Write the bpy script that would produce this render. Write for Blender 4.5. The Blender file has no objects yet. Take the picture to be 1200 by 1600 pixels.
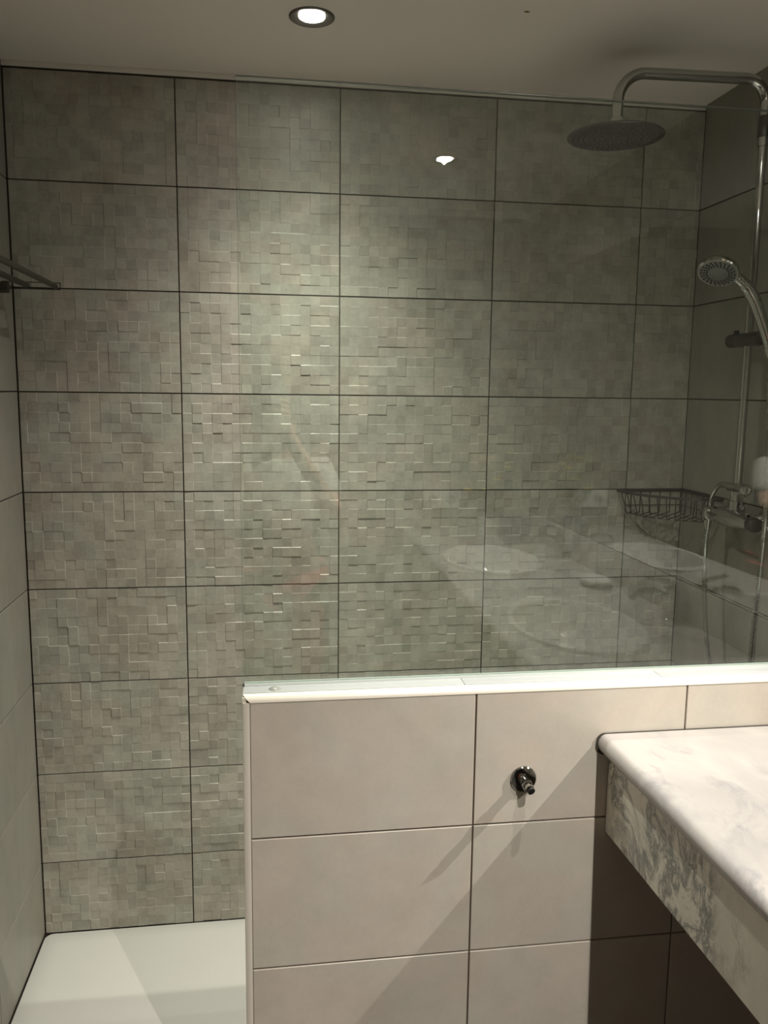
import bpy, bmesh, math, random
from mathutils import Vector, Matrix
PI = math.pi
SC = bpy.context.scene
COL = SC.collection

# ------------------------------------------------------------------ measures
XR = 1.7605          # inner face of the right wall
ZC = 2.222           # ceiling
ZT = 2.2092          # top of the tiling
ZROW = 0.2055        # first tile joint over the tray
YH = -0.8042         # front face of the half wall
YG = -0.752          # centre of the glass
YR = -3.0            # rear wall
ZH = 0.950           # top of the half wall
XH = 0.5580          # free end of the half wall
ZK = 0.8515          # worktop

# ------------------------------------------------------------------ camera
cd = bpy.data.cameras.new('camera')
cam = bpy.data.objects.new('camera', cd); COL.objects.link(cam)
yaw, pit, rol, fpx = 0.1454, -0.1444, 0.0119, 1297.99
fw = Vector((math.sin(yaw)*math.cos(pit), math.cos(yaw)*math.cos(pit), math.sin(pit)))
r0 = Vector((math.cos(yaw), -math.sin(yaw), 0)); u0 = r0.cross(fw)
rr = r0*math.cos(rol) + u0*math.sin(rol); uu = -r0*math.sin(rol) + u0*math.cos(rol)
M = Matrix((rr, uu, -fw)).transposed().to_4x4(); M.translation = Vector((0.5971, -2.1783, 1.467))
cam.matrix_world = M
cd.sensor_fit = 'VERTICAL'; cd.sensor_height = 36.0; cd.lens = fpx/1600*36.0
cd.clip_start = 0.01
SC.camera = cam

# ------------------------------------------------------------------ world, colour
w = bpy.data.worlds.new('world'); SC.world = w; w.use_nodes = True
w.node_tree.nodes['Background'].inputs[0].default_value = (0.5, 0.48, 0.45, 1)
w.node_tree.nodes['Background'].inputs[1].default_value = 0.02
SC.view_settings.view_transform = 'Standard'; SC.view_settings.look = 'None'
SC.view_settings.gamma = 1; SC.view_settings.use_curve_mapping = False
SC.view_settings.exposure = 2.55
SC.cycles.use_denoising = True
SC.cycles.max_bounces = 10; SC.cycles.diffuse_bounces = 5; SC.cycles.transparent_max_bounces = 16
SC.cycles.caustics_reflective = False; SC.cycles.caustics_refractive = False
SC.cycles.sample_clamp_indirect = 4.0

# ------------------------------------------------------------------ lamps
def beam(name, loc, power, colour, n, base, aim=None, radius=0.0045, falloff=None):
    """a reflector lamp: a point source whose strength falls off as cos^n round its axis"""
    l = bpy.data.lights.new(name, 'POINT'); l.energy = power; l.color = colour; l.shadow_soft_size = radius
    l.use_nodes = True; nt = l.node_tree; N = nt.nodes; em = N['Emission']
    g = N.new('ShaderNodeNewGeometry'); d = N.new('ShaderNodeVectorMath'); d.operation = 'DOT_PRODUCT'
    a = Vector(aim if aim else (0, 0, -1)).normalized()
    d.inputs[1].default_value = a           # Incoming runs from the lamp to the lit surface
    m = N.new('ShaderNodeMath'); m.operation = 'MAXIMUM'; m.inputs[1].default_value = 0
    p = N.new('ShaderNodeMath'); p.operation = 'POWER'; p.inputs[1].default_value = n
    q = N.new('ShaderNodeMath'); q.operation = 'MULTIPLY_ADD'; q.inputs[1].default_value = 1; q.inputs[2].default_value = 0
    b = N.new('ShaderNodeMath'); b.operation = 'MULTIPLY'; b.inputs[1].default_value = base
    nt.links.new(g.outputs['Incoming'], d.inputs[0]); nt.links.new(d.outputs['Value'], m.inputs[0])
    nt.links.new(m.outputs[0], p.inputs[0]); nt.links.new(m.outputs[0], b.inputs[0])
    nt.links.new(p.outputs[0], q.inputs[0]); nt.links.new(b.outputs[0], q.inputs[2])
    if falloff:
        lf = N.new('ShaderNodeLightFalloff'); nt.links.new(q.outputs[0], lf.inputs['Strength']); nt.links.new(lf.outputs[falloff], em.inputs['Strength'])
    else: nt.links.new(q.outputs[0], em.inputs['Strength'])
    o = bpy.data.objects.new(name, l); COL.objects.link(o); o.location = loc
    return o
L1 = (0.7037, -0.350); L2 = (1.195, -2.13); L3 = (1.195, -1.26); L4 = (0.45, -2.55)
beam('shower_beam', (L1[0], L1[1], ZC-0.0085), 22, (1.0, 0.97, 0.86), 8, 0.01)
beam('basin_beam', (L2[0], L2[1], ZC-0.0085), 38, (1.0, 0.94, 0.86), 3.2, 0.03)
beam('tap_beam', (L3[0], L3[1], ZC-0.0085), 6.5, (1.0, 0.94, 0.86), 4, 0.04)
# added lamp at the mirror, standing in for its bounce onto the half wall
beam('mirror_bounce', (1.742, -1.01, 1.49), 8.0, (1.0, 0.93, 0.83), 7.0, 0.0, aim=(-0.62, 0.24, -0.74), radius=0.005, falloff='Linear')

# ------------------------------------------------------------------ materials
def mat(name):
    m = bpy.data.materials.new(name); m.use_nodes = True
    nt = m.node_tree; return m, nt, nt.nodes, nt.nodes['Principled BSDF']
def plain(name, c, rough=0.5, metal=0.0, spec=0.5, noise=0.0, scale=30, bump=0.0):
    m, nt, N, P = mat(name)
    P.inputs['Base Color'].default_value = (*c, 1); P.inputs['Roughness'].default_value = rough
    P.inputs['Metallic'].default_value = metal; P.inputs['Specular IOR Level'].default_value = spec
    if noise or bump:
        tc = N.new('ShaderNodeNewGeometry'); no = N.new('ShaderNodeTexNoise')
        no.inputs['Scale'].default_value = scale; no.inputs['Detail'].default_value = 5
        nt.links.new(tc.outputs['Position'], no.inputs['Vector'])
        if noise:
            mx = N.new('ShaderNodeMix'); mx.data_type = 'RGBA'
            mx.inputs['A'].default_value = (*[v*(1-noise) for v in c], 1)
            mx.inputs['B'].default_value = (*[min(1, v*(1+noise)) for v in c], 1)
            nt.links.new(no.outputs['Fac'], mx.inputs['Factor']); nt.links.new(mx.outputs['Result'], P.inputs['Base Color'])
        if bump:
            b = N.new('ShaderNodeBump'); b.inputs['Strength'].default_value = 0.4; b.inputs['Distance'].default_value = bump
            nt.links.new(no.outputs['Fac'], b.inputs['Height']); nt.links.new(b.outputs['Normal'], P.inputs['Normal'])
    return m
def emit(name, c, s):
    m, nt, N, P = mat(name)
    P.inputs['Base Color'].default_value = (*c, 1)
    P.inputs['Emission Color'].default_value = (*c, 1); P.inputs['Emission Strength'].default_value = s
    return m
def ramp(N, stops):
    r = N.new('ShaderNodeValToRGB'); e = r.color_ramp.elements
    e[0].position, e[0].color = stops[0][0], (*stops[0][1], 1)
    e[1].position, e[1].color = stops[-1][0], (*stops[-1][1], 1)
    for p, c in stops[1:-1]:
        x = e.new(p); x.color = (*c, 1)
    return r

def tile_mat(name, ca, cb, cells=False, streak=(1, 1, 1), amt=1.0, rough=0.42):
    """cement-look porcelain: clouds in two tones, fine grain; cells=True adds a tone of its own to each 25 mm square"""
    m, nt, N, P = mat(name); L = nt.links.new
    g = N.new('ShaderNodeNewGeometry')
    sc = N.new('ShaderNodeVectorMath'); sc.operation = 'MULTIPLY'; sc.inputs[1].default_value = streak
    L(g.outputs['Position'], sc.inputs[0])
    # every tile gets its own stretch of clouds
    oi = N.new('ShaderNodeObjectInfo'); of = N.new('ShaderNodeVectorMath'); of.operation = 'SCALE'
    of.inputs[0].default_value = (7, 3, 5); L(oi.outputs['Random'], of.inputs['Scale'])
    ad = N.new('ShaderNodeVectorMath'); ad.operation = 'ADD'; L(sc.outputs[0], ad.inputs[0]); L(of.outputs[0], ad.inputs[1])
    n1 = N.new('ShaderNodeTexNoise'); n1.inputs['Scale'].default_value = 6; n1.inputs['Detail'].default_value = 6
    n1.inputs['Roughness'].default_value = 0.6; n1.inputs['Distortion'].default_value = 0.6
    L(ad.outputs[0], n1.inputs['Vector'])
    n2 = N.new('ShaderNodeTexNoise'); n2.inputs['Scale'].default_value = 120; n2.inputs['Detail'].default_value = 4
    L(ad.outputs[0], n2.inputs['Vector'])
    n3 = N.new('ShaderNodeTexNoise'); n3.inputs['Scale'].default_value = 28; n3.inputs['Detail'].default_value = 4
    L(ad.outputs[0], n3.inputs['Vector'])
    def mad(x, k, c=None, cv=0.0):
        q = N.new('ShaderNodeMath'); q.operation = 'MULTIPLY_ADD'; L(x, q.inputs[0]); q.inputs[1].default_value = k
        if c is not None: L(c, q.inputs[2])
        else: q.inputs[2].default_value = cv
        return q.outputs[0]
    v = mad(n1.outputs['Fac'], 1.5*amt, cv=0.5-0.75*amt)
    v = mad(n3.outputs['Fac'], 0.7*amt, v); v = mad(n2.outputs['Fac'], 0.5*amt, v)
    off = -0.6*amt
    if cells:
        sn = N.new('ShaderNodeVectorMath'); sn.operation = 'MULTIPLY_ADD'
        sn.inputs[1].default_value = (40, 0, 40); sn.inputs[2].default_value = (0.224, 0.5, -8.22+20)
        L(g.outputs['Position'], sn.inputs[0])
        fl = N.new('ShaderNodeVectorMath'); fl.operation = 'FLOOR'; L(sn.outputs[0], fl.inputs[0])
        wn = N.new('ShaderNodeTexWhiteNoise'); wn.noise_dimensions = '3D'; L(fl.outputs[0], wn.inputs['Vector'])
        pw = N.new('ShaderNodeMath'); pw.operation = 'POWER'; L(wn.outputs['Value'], pw.inputs[0]); pw.inputs[1].default_value = 1.6
        v = mad(pw.outputs[0], -0.34, v); off += 0.12
    v = mad(v, 1.0, cv=off)
    cl = N.new('ShaderNodeClamp'); L(v, cl.inputs[0])
    mx = N.new('ShaderNodeMix'); mx.data_type = 'RGBA'; mx.inputs['A'].default_value = (*ca, 1); mx.inputs['B'].default_value = (*cb, 1)
    L(cl.outputs[0], mx.inputs['Factor'])
    # slow drift between a warm and a cool grey
    n4 = N.new('ShaderNodeTexNoise'); n4.inputs['Scale'].default_value = 9; n4.inputs['Detail'].default_value = 3
    a2 = N.new('ShaderNodeVectorMath'); a2.operation = 'ADD'; a2.inputs[1].default_value = (3.1, 9.2, 4.4)
    L(ad.outputs[0], a2.inputs[0]); L(a2.outputs[0], n4.inputs['Vector'])
    rp = ramp(N, [(0.42, (1.05, 0.985, 0.94)), (0.58, (0.95, 1.01, 0.985))]); L(n4.outputs['Fac'], rp.inputs[0])
    mu = N.new('ShaderNodeMix'); mu.data_type = 'RGBA'; mu.blend_type = 'MULTIPLY'; mu.inputs['Factor'].default_value = 0.5 if cells else 0.35
    L(mx.outputs['Result'], mu.inputs['A']); L(rp.outputs[0], mu.inputs['B'])
    L(mu.outputs['Result'], P.inputs['Base Color'])
    P.inputs['Roughness'].default_value = rough; P.inputs['Specular IOR Level'].default_value = 0.4
    b = N.new('ShaderNodeBump'); b.inputs['Strength'].default_value = 0.25; b.inputs['Distance'].default_value = 0.0008
    L(n3.outputs['Fac'], b.inputs['Height']); L(b.outputs['Normal'], P.inputs['Normal'])
    return m

M_mosaic = tile_mat('cement_mosaic_tile', (0.255, 0.24, 0.205), (0.45, 0.43, 0.375), cells=True)
M_smooth = tile_mat('cement_smooth_tile', (0.205, 0.195, 0.168), (0.31, 0.295, 0.255), streak=(1, 1, 0.45), amt=0.8)
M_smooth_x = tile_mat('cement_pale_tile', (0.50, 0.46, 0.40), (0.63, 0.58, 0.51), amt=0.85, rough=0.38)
M_grout = plain('brown_grout', (0.055, 0.045, 0.032), 0.9, noise=0.3, scale=60)
M_grout_l = plain('umber_grout', (0.13, 0.10, 0.075), 0.9, noise=0.3, scale=60)
M_ceiling = plain('ceiling_paint', (0.90, 0.855, 0.79), 0.8, noise=0.03, scale=3, bump=0.0006)
M_caulk = plain('pale_caulk', (0.85, 0.82, 0.76), 0.6)
M_trim = plain('cream_trim', (0.84, 0.79, 0.69), 0.3, noise=0.04, scale=9)
M_sill = plain('white_sill', (0.50, 0.52, 0.52), 0.35, noise=0.04, scale=15)
M_alu = plain('aluminium', (0.62, 0.64, 0.63), 0.3, metal=0.8)
M_tray = plain('tray_resin', (0.55, 0.545, 0.51), 0.45, noise=0.02, scale=8, bump=0.0003)
M_chrome = plain('chrome', (0.50, 0.50, 0.48), 0.07, metal=1.0)
M_dchrome = plain('satin_chrome', (0.13, 0.13, 0.125), 0.33, metal=1.0)
M_shaded_chrome = plain('shaded_chrome', (0.035, 0.03, 0.02), 0.4, metal=0.3)  # chrome of the towel rack, its unlit look put into a dark colour
M_rubber = plain('black_rubber', (0.012, 0.012, 0.012), 0.5)
M_black = plain('black_plastic', (0.02, 0.02, 0.02), 0.35)
M_greyface = plain('grey_plastic', (0.20, 0.20, 0.19), 0.4)
M_ring = plain('dark_nickel', (0.16, 0.15, 0.13), 0.32, metal=0.9)
M_lens = emit('lamp_lens', (1.0, 0.97, 0.88), 14)
M_mirror = plain('mirror_silver', (0.82, 0.84, 0.83), 0.01, metal=1.0)
M_china = plain('white_china', (0.66, 0.655, 0.63), 0.12)
M_floor = plain('grey_floor', (0.06, 0.054, 0.048), 0.5, noise=0.15, scale=8)
M_rear = plain('rear_paint', (0.22, 0.20, 0.17), 0.7, noise=0.06, scale=4)
M_silic = plain('clear_silicone', (0.36, 0.37, 0.34), 0.25)
M_seal = plain('dark_sealant', (0.05, 0.045, 0.035), 0.7)
M_stain = plain('brown_stain', (0.25, 0.17, 0.05), 0.9)

def glass_mat(name, tint):
    m = bpy.data.materials.new(name); m.use_nodes = True; nt = m.node_tree; N = nt.nodes; L = nt.links.new
    N.remove(N['Principled BSDF']); out = N['Material Output']
    tr = N.new('ShaderNodeBsdfTransparent'); tr.inputs[0].default_value = (*tint, 1)
    gl = N.new('ShaderNodeBsdfGlossy'); gl.inputs['Roughness'].default_value = 0.0; gl.inputs[0].default_value = (1, 1, 1, 1)
    g = N.new('ShaderNodeNewGeometry'); d = N.new('ShaderNodeVectorMath'); d.operation = 'DOT_PRODUCT'
    L(g.outputs['Incoming'], d.inputs[0]); L(g.outputs['True Normal'], d.inputs[1])
    a = N.new('ShaderNodeMath'); a.operation = 'ABSOLUTE'; L(d.outputs['Value'], a.inputs[0])
    s = N.new('ShaderNodeMath'); s.operation = 'SUBTRACT'; s.inputs[0].default_value = 1; L(a.outputs[0], s.inputs[1])
    p = N.new('ShaderNodeMath'); p.operation = 'POWER'; L(s.outputs[0], p.inputs[0]); p.inputs[1].default_value = 5
    q = N.new('ShaderNodeMath'); q.operation = 'MULTIPLY_ADD'; L(p.outputs[0], q.inputs[0])
    q.inputs[1].default_value = 0.957; q.inputs[2].default_value = 0.043
    mx = N.new('ShaderNodeMixShader'); L(q.outputs[0], mx.inputs[0]); L(tr.outputs[0], mx.inputs[1]); L(gl.outputs[0], mx.inputs[2])
    L(mx.outputs[0], out.inputs['Surface'])
    return m
M_glass = glass_mat('shower_glass', (0.955, 0.985, 0.965))

def marble(name, vein, thr, base, rot=0.0, scl=11, rgh=0.6, dist=0.3, st=(1.0, 0.55, 0.8), patch=(0.40, 0.62)):
    m, nt, N, P = mat(name); L = nt.links.new
    g = N.new('ShaderNodeNewGeometry')
    mp = N.new('ShaderNodeMapping'); mp.inputs['Rotation'].default_value = (0.3, 0.2, rot); mp.inputs['Scale'].default_value = st
    L(g.outputs['Position'], mp.inputs['Vector'])
    wv = N.new('ShaderNodeTexNoise'); wv.inputs['Scale'].default_value = 5; wv.inputs['Detail'].default_value = 3
    L(mp.outputs[0], wv.inputs['Vector'])
    w2 = N.new('ShaderNodeVectorMath'); w2.operation = 'MULTIPLY_ADD'; w2.inputs[1].default_value = (0.22, 0.22, 0.22)
    L(wv.outputs['Color'], w2.inputs[0]); L(mp.outputs[0], w2.inputs[2])
    n = N.new('ShaderNodeTexNoise'); n.inputs['Scale'].default_value = scl; n.inputs['Detail'].default_value = 10
    n.inputs['Roughness'].default_value = rgh; n.inputs['Distortion'].default_value = dist
    L(w2.outputs[0], n.inputs['Vector'])
    # veins where the noise crosses 0.5
    s = N.new('ShaderNodeMath'); s.operation = 'SUBTRACT'; L(n.outputs['Fac'], s.inputs[0]); s.inputs[1].default_value = 0.5
    a = N.new('ShaderNodeMath'); a.operation = 'ABSOLUTE'; L(s.outputs[0], a.inputs[0])
    r = ramp(N, [(0.0, (1, 1, 1)), (thr*0.35, (0.55, 0.55, 0.55)), (thr, (0, 0, 0))]); L(a.outputs[0], r.inputs[0])
    # they gather in patches
    pn = N.new('ShaderNodeTexNoise'); pn.inputs['Scale'].default_value = 6.0; pn.inputs['Detail'].default_value = 3
    L(mp.outputs[0], pn.inputs['Vector'])
    pr = ramp(N, [(patch[0], (0, 0, 0)), (patch[1], (1, 1, 1))]); L(pn.outputs['Fac'], pr.inputs[0])
    mu = N.new('ShaderNodeMath'); mu.operation = 'MULTIPLY'; L(r.outputs[0], mu.inputs[0]); L(pr.outputs[0], mu.inputs[1])
    cl = N.new('ShaderNodeTexNoise'); cl.inputs['Scale'].default_value = 9; cl.inputs['Detail'].default_value = 6; L(w2.outputs[0], cl.inputs['Vector'])
    cr = ramp(N, [(0.35, tuple(v*0.86 for v in base)), (0.6, base)]); L(cl.outputs['Fac'], cr.inputs[0])
    mx = N.new('ShaderNodeMix'); mx.data_type = 'RGBA'; L(mu.outputs[0], mx.inputs['Factor']); L(cr.outputs[0], mx.inputs['A'])
    mx.inputs['B'].default_value = (*vein, 1)
    L(mx.outputs['Result'], P.inputs['Base Color'])
    P.inputs['Roughness'].default_value = 0.22
    return m
M_marble = marble('white_marble', (0.24, 0.235, 0.25), 0.07, (0.47, 0.45, 0.43), scl=7, st=(1.0, 0.6, 1.0), patch=(0.40, 0.66))
M_marble_f = marble('veined_marble', (0.20, 0.22, 0.20), 0.09, (0.84, 0.81, 0.73), rot=0.4, scl=15, rgh=0.72, dist=0.25, st=(1.0, 1.1, 0.7), patch=(0.42, 0.60))

# ------------------------------------------------------------------ mesh helpers
def link(name, me, m, parent=None, smooth=False):
    o = bpy.data.objects.new(name, me); COL.objects.link(o)
    if m is not None and not me.materials: me.materials.append(m)
    if smooth:
        for f in me.polygons: f.use_smooth = True
    if parent is not None: o.parent = parent
    return o
def bm_obj(name, bm, m, parent=None, smooth=False, angle=None):
    me = bpy.data.meshes.new(name); bmesh.ops.recalc_face_normals(bm, faces=bm.faces)
    if angle is not None:
        for f in bm.faces: f.smooth = True
        for e in bm.edges:
            if len(e.link_faces) == 2 and e.calc_face_angle(0) > angle: e.smooth = False
    bm.to_mesh(me); bm.free()
    return link(name, me, m, parent, smooth)
def add_box(bm, x0, x1, y0, y1, z0, z1, bevel=0.0, seg=2):
    r = bmesh.ops.create_cube(bm, size=1.0)
    bmesh.ops.scale(bm, vec=(abs(x1-x0), abs(y1-y0), abs(z1-z0)), verts=r['verts'])
    bmesh.ops.translate(bm, vec=((x0+x1)/2, (y0+y1)/2, (z0+z1)/2), verts=r['verts'])
    if bevel:
        es = list({e for v in r['verts'] for e in v.link_edges})
        bmesh.ops.bevel(bm, geom=es, offset=bevel, segments=seg, profile=0.5, affect='EDGES')
def box(name, x0, x1, y0, y1, z0, z1, m, parent=None, bevel=0.0):
    bm = bmesh.new(); add_box(bm, x0, x1, y0, y1, z0, z1, bevel)
    return bm_obj(name, bm, m, parent, angle=0.6 if bevel else None)
def frame_of(t):
    t = t.normalized(); a = Vector((0, 0, 1)) if abs(t.z) < 0.9 else Vector((1, 0, 0))
    n = t.cross(a).normalized(); return n, t.cross(n).normalized()
def add_tube(bm, pts, rad, seg=12, caps=True):
    """tube through pts (parallel transport); rad is a number or one per point"""
    pts = [Vector(p) for p in pts]; k = len(pts)
    rs = rad if isinstance(rad, (list, tuple)) else [rad]*k
    n = None; rings = []
    for i in range(k):
        t = (pts[min(i+1, k-1)] - pts[max(i-1, 0)])
        if t.length < 1e-9: t = Vector((0, 0, 1))
        t.normalize()
        if n is None: n, _ = frame_of(t)
        n = (n - t*n.dot(t)).normalized(); b = t.cross(n)
        rings.append([bm.verts.new(pts[i] + rs[i]*(math.cos(2*PI*j/seg)*n + math.sin(2*PI*j/seg)*b)) for j in range(seg)])
    for a, c in zip(rings, rings[1:]):
        for j in range(seg): bm.faces.new((a[j], a[(j+1) % seg], c[(j+1) % seg], c[j]))
    if caps: bm.faces.new(rings[0][::-1]); bm.faces.new(rings[-1])
def tube(name, pts, rad, m, parent=None, seg=12):
    bm = bmesh.new(); add_tube(bm, pts, rad, seg); return bm_obj(name, bm, m, parent, angle=0.7)
def add_lathe(bm, prof, seg=32, mtx=Matrix.Identity(4)):
    """prof: (radius, height) along local z; closed at the axis when radius is 0"""
    rings = []
    for r, h in prof:
        if r < 1e-7: rings.append([bm.verts.new(mtx @ Vector((0, 0, h)))])
        else: rings.append([bm.verts.new(mtx @ Vector((r*math.cos(2*PI*j/seg), r*math.sin(2*PI*j/seg), h))) for j in range(seg)])
    for a, c in zip(rings, rings[1:]):
        for j in range(seg):
            k = (j+1) % seg
            if len(a) == 1 and len(c) == 1: continue
            if len(a) == 1: bm.faces.new((a[0], c[j], c[k]))
            elif len(c) == 1: bm.faces.new((a[j], a[k], c[0]))
            else: bm.faces.new((a[j], a[k], c[k], c[j]))
def lathe(name, prof, m, parent=None, seg=32, loc=(0, 0, 0), axis=(0, 0, 1), scale=(1, 1, 1)):
    q = Vector((0, 0, 1)).rotation_difference(Vector(axis).normalized()).to_matrix().to_4x4()
    bm = bmesh.new(); add_lathe(bm, prof, seg, Matrix.Translation(Vector(loc)) @ q @ Matrix.Diagonal((*scale, 1)))
    return bm_obj(name, bm, m, parent, angle=0.6)
def arc(c, r, a0, a1, n, u, v):
    c, u, v = Vector(c), Vector(u), Vector(v)
    return [c + r*(math.cos(a0+(a1-a0)*i/n)*u + math.sin(a0+(a1-a0)*i/n)*v) for i in range(n+1)]
def spline(P, n=8):
    P = [Vector(p) for p in P]; out = []
    for i in range(len(P)-1):
        p0, p1, p2, p3 = P[max(i-1, 0)], P[i], P[i+1], P[min(i+2, len(P)-1)]
        for j in range(n):
            t = j/n
            out.append(0.5*((2*p1) + (p2-p0)*t + (2*p0-5*p1+4*p2-p3)*t*t + (3*p1-p0-3*p2+p3)*t**3))
    out.append(P[-1]); return out
def struct(o): o['kind'] = 'structure'; return o
def thing(o, label, cat, group=None):
    o['label'] = label; o['category'] = cat
    if group: o['group'] = group
    return o
def empty(name, loc=(0, 0, 0)):
    o = bpy.data.objects.new(name, None); COL.objects.link(o); o.location = loc; o.empty_display_size = 0.05
    return o
def reloc(root):
    """parts were modelled in world space under an empty that stands at the thing's base"""
    inv = Matrix.Translation(-root.location)
    for c in root.children: c.matrix_parent_inverse = inv

# ------------------------------------------------------------------ room shell
J = 0.0016          # half a joint
TH = 0.004          # how far tiles stand out of the grout bed
rows = [(max(0.0, ZROW+0.25*(k-1)), min(ZT, ZROW+0.25*k)) for k in range(0, 10)]
rows = [r for r in rows if r[1]-r[0] > 0.02]
rows_side = rows[:-1] + [(rows[-1][0], ZC+J)]

rnd = random.Random(5)
def mosaic_tile(x0, x1, z0, z1, name='tile'):
    """a 400 x 250 tile pressed into 16 x 10 small squares of uneven height, face towards -y"""
    bm = bmesh.new()
    gx = [x0]; gz = [z0]; e = 1e-4
    k = math.ceil((x0+0.0056+e)/0.025)
    while -0.0056+0.025*k < x1-0.004: 
        if -0.0056+0.025*k > x0+0.004: gx.append(-0.0056+0.025*k)
        k += 1
    gx.append(x1)
    k = math.ceil((z0-ZROW+e)/0.025)
    while ZROW+0.025*k < z1-0.004:
        if ZROW+0.025*k > z0+0.004: gz.append(ZROW+0.025*k)
        k += 1
    gz.append(z1)
    nx, nz = len(gx)-1, len(gz)-1
    H = [[0]*nz for _ in range(nx)]
    for i in range(nx):
        for j in range(nz):
            r = rnd.random()
            h = rnd.choice([0.0, 0.0005, 0.0010, 0.0016])
            if r < 0.25 and i: h = H[i-1][j]
            elif r < 0.48 and j: h = H[i][j-1]
            H[i][j] = h
    tilt = {}
    quads = {}
    D = 0.0009
    for i in range(nx):
        for j in range(nz):
            tx, tz = rnd.uniform(-1, 1)*0.00020, rnd.uniform(-1, 1)*0.00025
            xa, xb = gx[i]+(D if i else 0), gx[i+1]-(D if i < nx-1 else 0)
            za, zb = gz[j]+(D if j else 0), gz[j+1]-(D if j < nz-1 else 0)
            c = []
            for (a, b) in ((0, 0), (1, 0), (1, 1), (0, 1)):
                y = -TH-H[i][j] + tx*(2*a-1) + tz*(2*b-1)
                c.append(bm.verts.new(((xa, xb)[a], y, (za, zb)[b])))
            quads[i, j] = c; bm.faces.new(c)
    def wall(v0, v1, v2, v3):
        try: bm.faces.new((v0, v1, v2, v3))
        except ValueError: pass
    for i in range(nx):
        for j in range(nz):
            c = quads[i, j]
            if i+1 < nx: d = quads[i+1, j]; wall(c[1], c[2], d[3], d[0])
            if j+1 < nz: d = quads[i, j+1]; wall(c[3], c[2], d[1], d[0])
            if i+1 < nx and j+1 < nz: wall(c[2], quads[i+1, j][3], quads[i+1, j+1][0], quads[i, j+1][1])
    # rims back to the bed
    def rim(vs):
        bk = [bm.verts.new((v.co.x, 0.0, v.co.z)) for v in vs]
        for a in range(len(vs)-1): wall(vs[a], vs[a+1], bk[a+1], bk[a])
    rim([v for i in range(nx) for v in (quads[i, 0][0], quads[i, 0][1])])
    rim([v for i in range(nx) for v in (quads[i, nz-1][3], quads[i, nz-1][2])])
    rim([v for j in range(nz) for v in (quads[0, j][0], quads[0, j][3])])
    rim([v for j in range(nz) for v in (quads[nx-1, j][1], quads[nx-1, j][2])])
    return bm

# back wall
wb = struct(box('wall_back', -0.1, XR+0.1, 0.0, 0.1, -0.05, ZC, M_grout))
xc = [0.0, 0.3944, 0.7944, 1.1944, 1.5944, XR]
for z0, z1 in rows:
    for x0, x1 in zip(xc, xc[1:]):
        bm = mosaic_tile(x0+J+(0.002 if x0 == 0 else 0), x1-J, z0+J, z1-(J if z1 < ZT else 0))
        bm_obj('tile', bm, M_mosaic, wb)
struct(box('trim_3', 0.0, XR, -0.006, 0.0, ZT, ZC, M_caulk, bevel=0.0015))

def plain_tile_mesh(w, h, t=TH):
    """smooth tile: local x along, local z up, face towards -y, softly broken edges"""
    bm = bmesh.new(); b = 0.0008
    fr = [bm.verts.new((x, -t, z)) for x, z in ((b, b), (w-b, b), (w-b, h-b), (b, h-b))]
    md = [bm.verts.new((x, -t+b, z)) for x, z in ((0, 0), (w, 0), (w, h), (0, h))]
    bk = [bm.verts.new((x, 0, z)) for x, z in ((0, 0), (w, 0), (w, h), (0, h))]
    bm.faces.new(fr)
    for a, c in ((fr, md), (md, bk)):
        for i in range(4): bm.faces.new((a[i], a[(i+1) % 4], c[(i+1) % 4], c[i]))
    bmesh.ops.recalc_face_normals(bm, faces=bm.faces)
    me = bpy.data.meshes.new('tile'); bm.to_mesh(me); bm.free(); return me
cache = {}
def lay(parent, cols, rws, place, m, top=None):
    for c0, c1 in cols:
        for z0, z1 in rws:
            w_, h_ = round(abs(c1-c0)-2*J, 4), round(z1-z0-2*J, 4)
            if w_ < 0.01 or h_ < 0.01: continue
            key = (w_, h_, m.name)
            if key not in cache:
                cache[key] = plain_tile_mesh(w_, h_); cache[key].materials.append(m)
            o = bpy.data.objects.new('tile', cache[key]); COL.objects.link(o); o.parent = parent
            o.matrix_local = place(c0, z0)
# left wall (faces +x): local -y -> +x, local x -> +y
wl = struct(box('wall_left', -0.1, -TH, YR, 0.0, -0.05, ZC, M_grout))
def pl(c, z): return Matrix.Translation((-TH, c+J, z+J)) @ Matrix.Rotation(PI/2, 4, 'Z')
colsY = []; y = -0.004
for k in range(8):
    nxt = max(-0.38-0.4*k, YR); colsY.append((nxt, y)); y = nxt
    if y <= YR: break
lay(wl, colsY, rows_side, pl, M_smooth)
# right wall (faces -x): local -y -> -x, local x -> -y
wr = struct(box('wall_right', XR+TH, XR+0.1, YR, 0.0, -0.05, ZC, M_grout))
def pr_(c, z): return Matrix.Translation((XR+TH, c-J, z+J)) @ Matrix.Rotation(-PI/2, 4, 'Z')
colsR = [(-0.004, -0.40)] + [(-0.40*k, max(-0.40*(k+1), YR)) for k in range(1, 8) if -0.40*k > YR]
lay(wr, colsR, rows_side, pr_, M_smooth)
struct(box('ceiling', -0.1, XR+0.1, YR-0.1, 0.1, ZC, ZC+0.08, M_ceiling))
st = lathe('stain', [(0, 0), (0.003, 0.0002), (0.0042, 0.0008)], M_stain, None, 10, (1.1278, -0.4469, ZC-0.0009), scale=(1.5, 1, 1))
st.parent = bpy.data.objects['ceiling']
struct(box('floor', -0.1, XR+0.1, YR-0.1, 0.1, -0.10, -0.045, M_floor))
struct(box('wall_rear', -0.1, XR+0.1, YR-0.1, YR, -0.05, ZC, M_rear))

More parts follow.
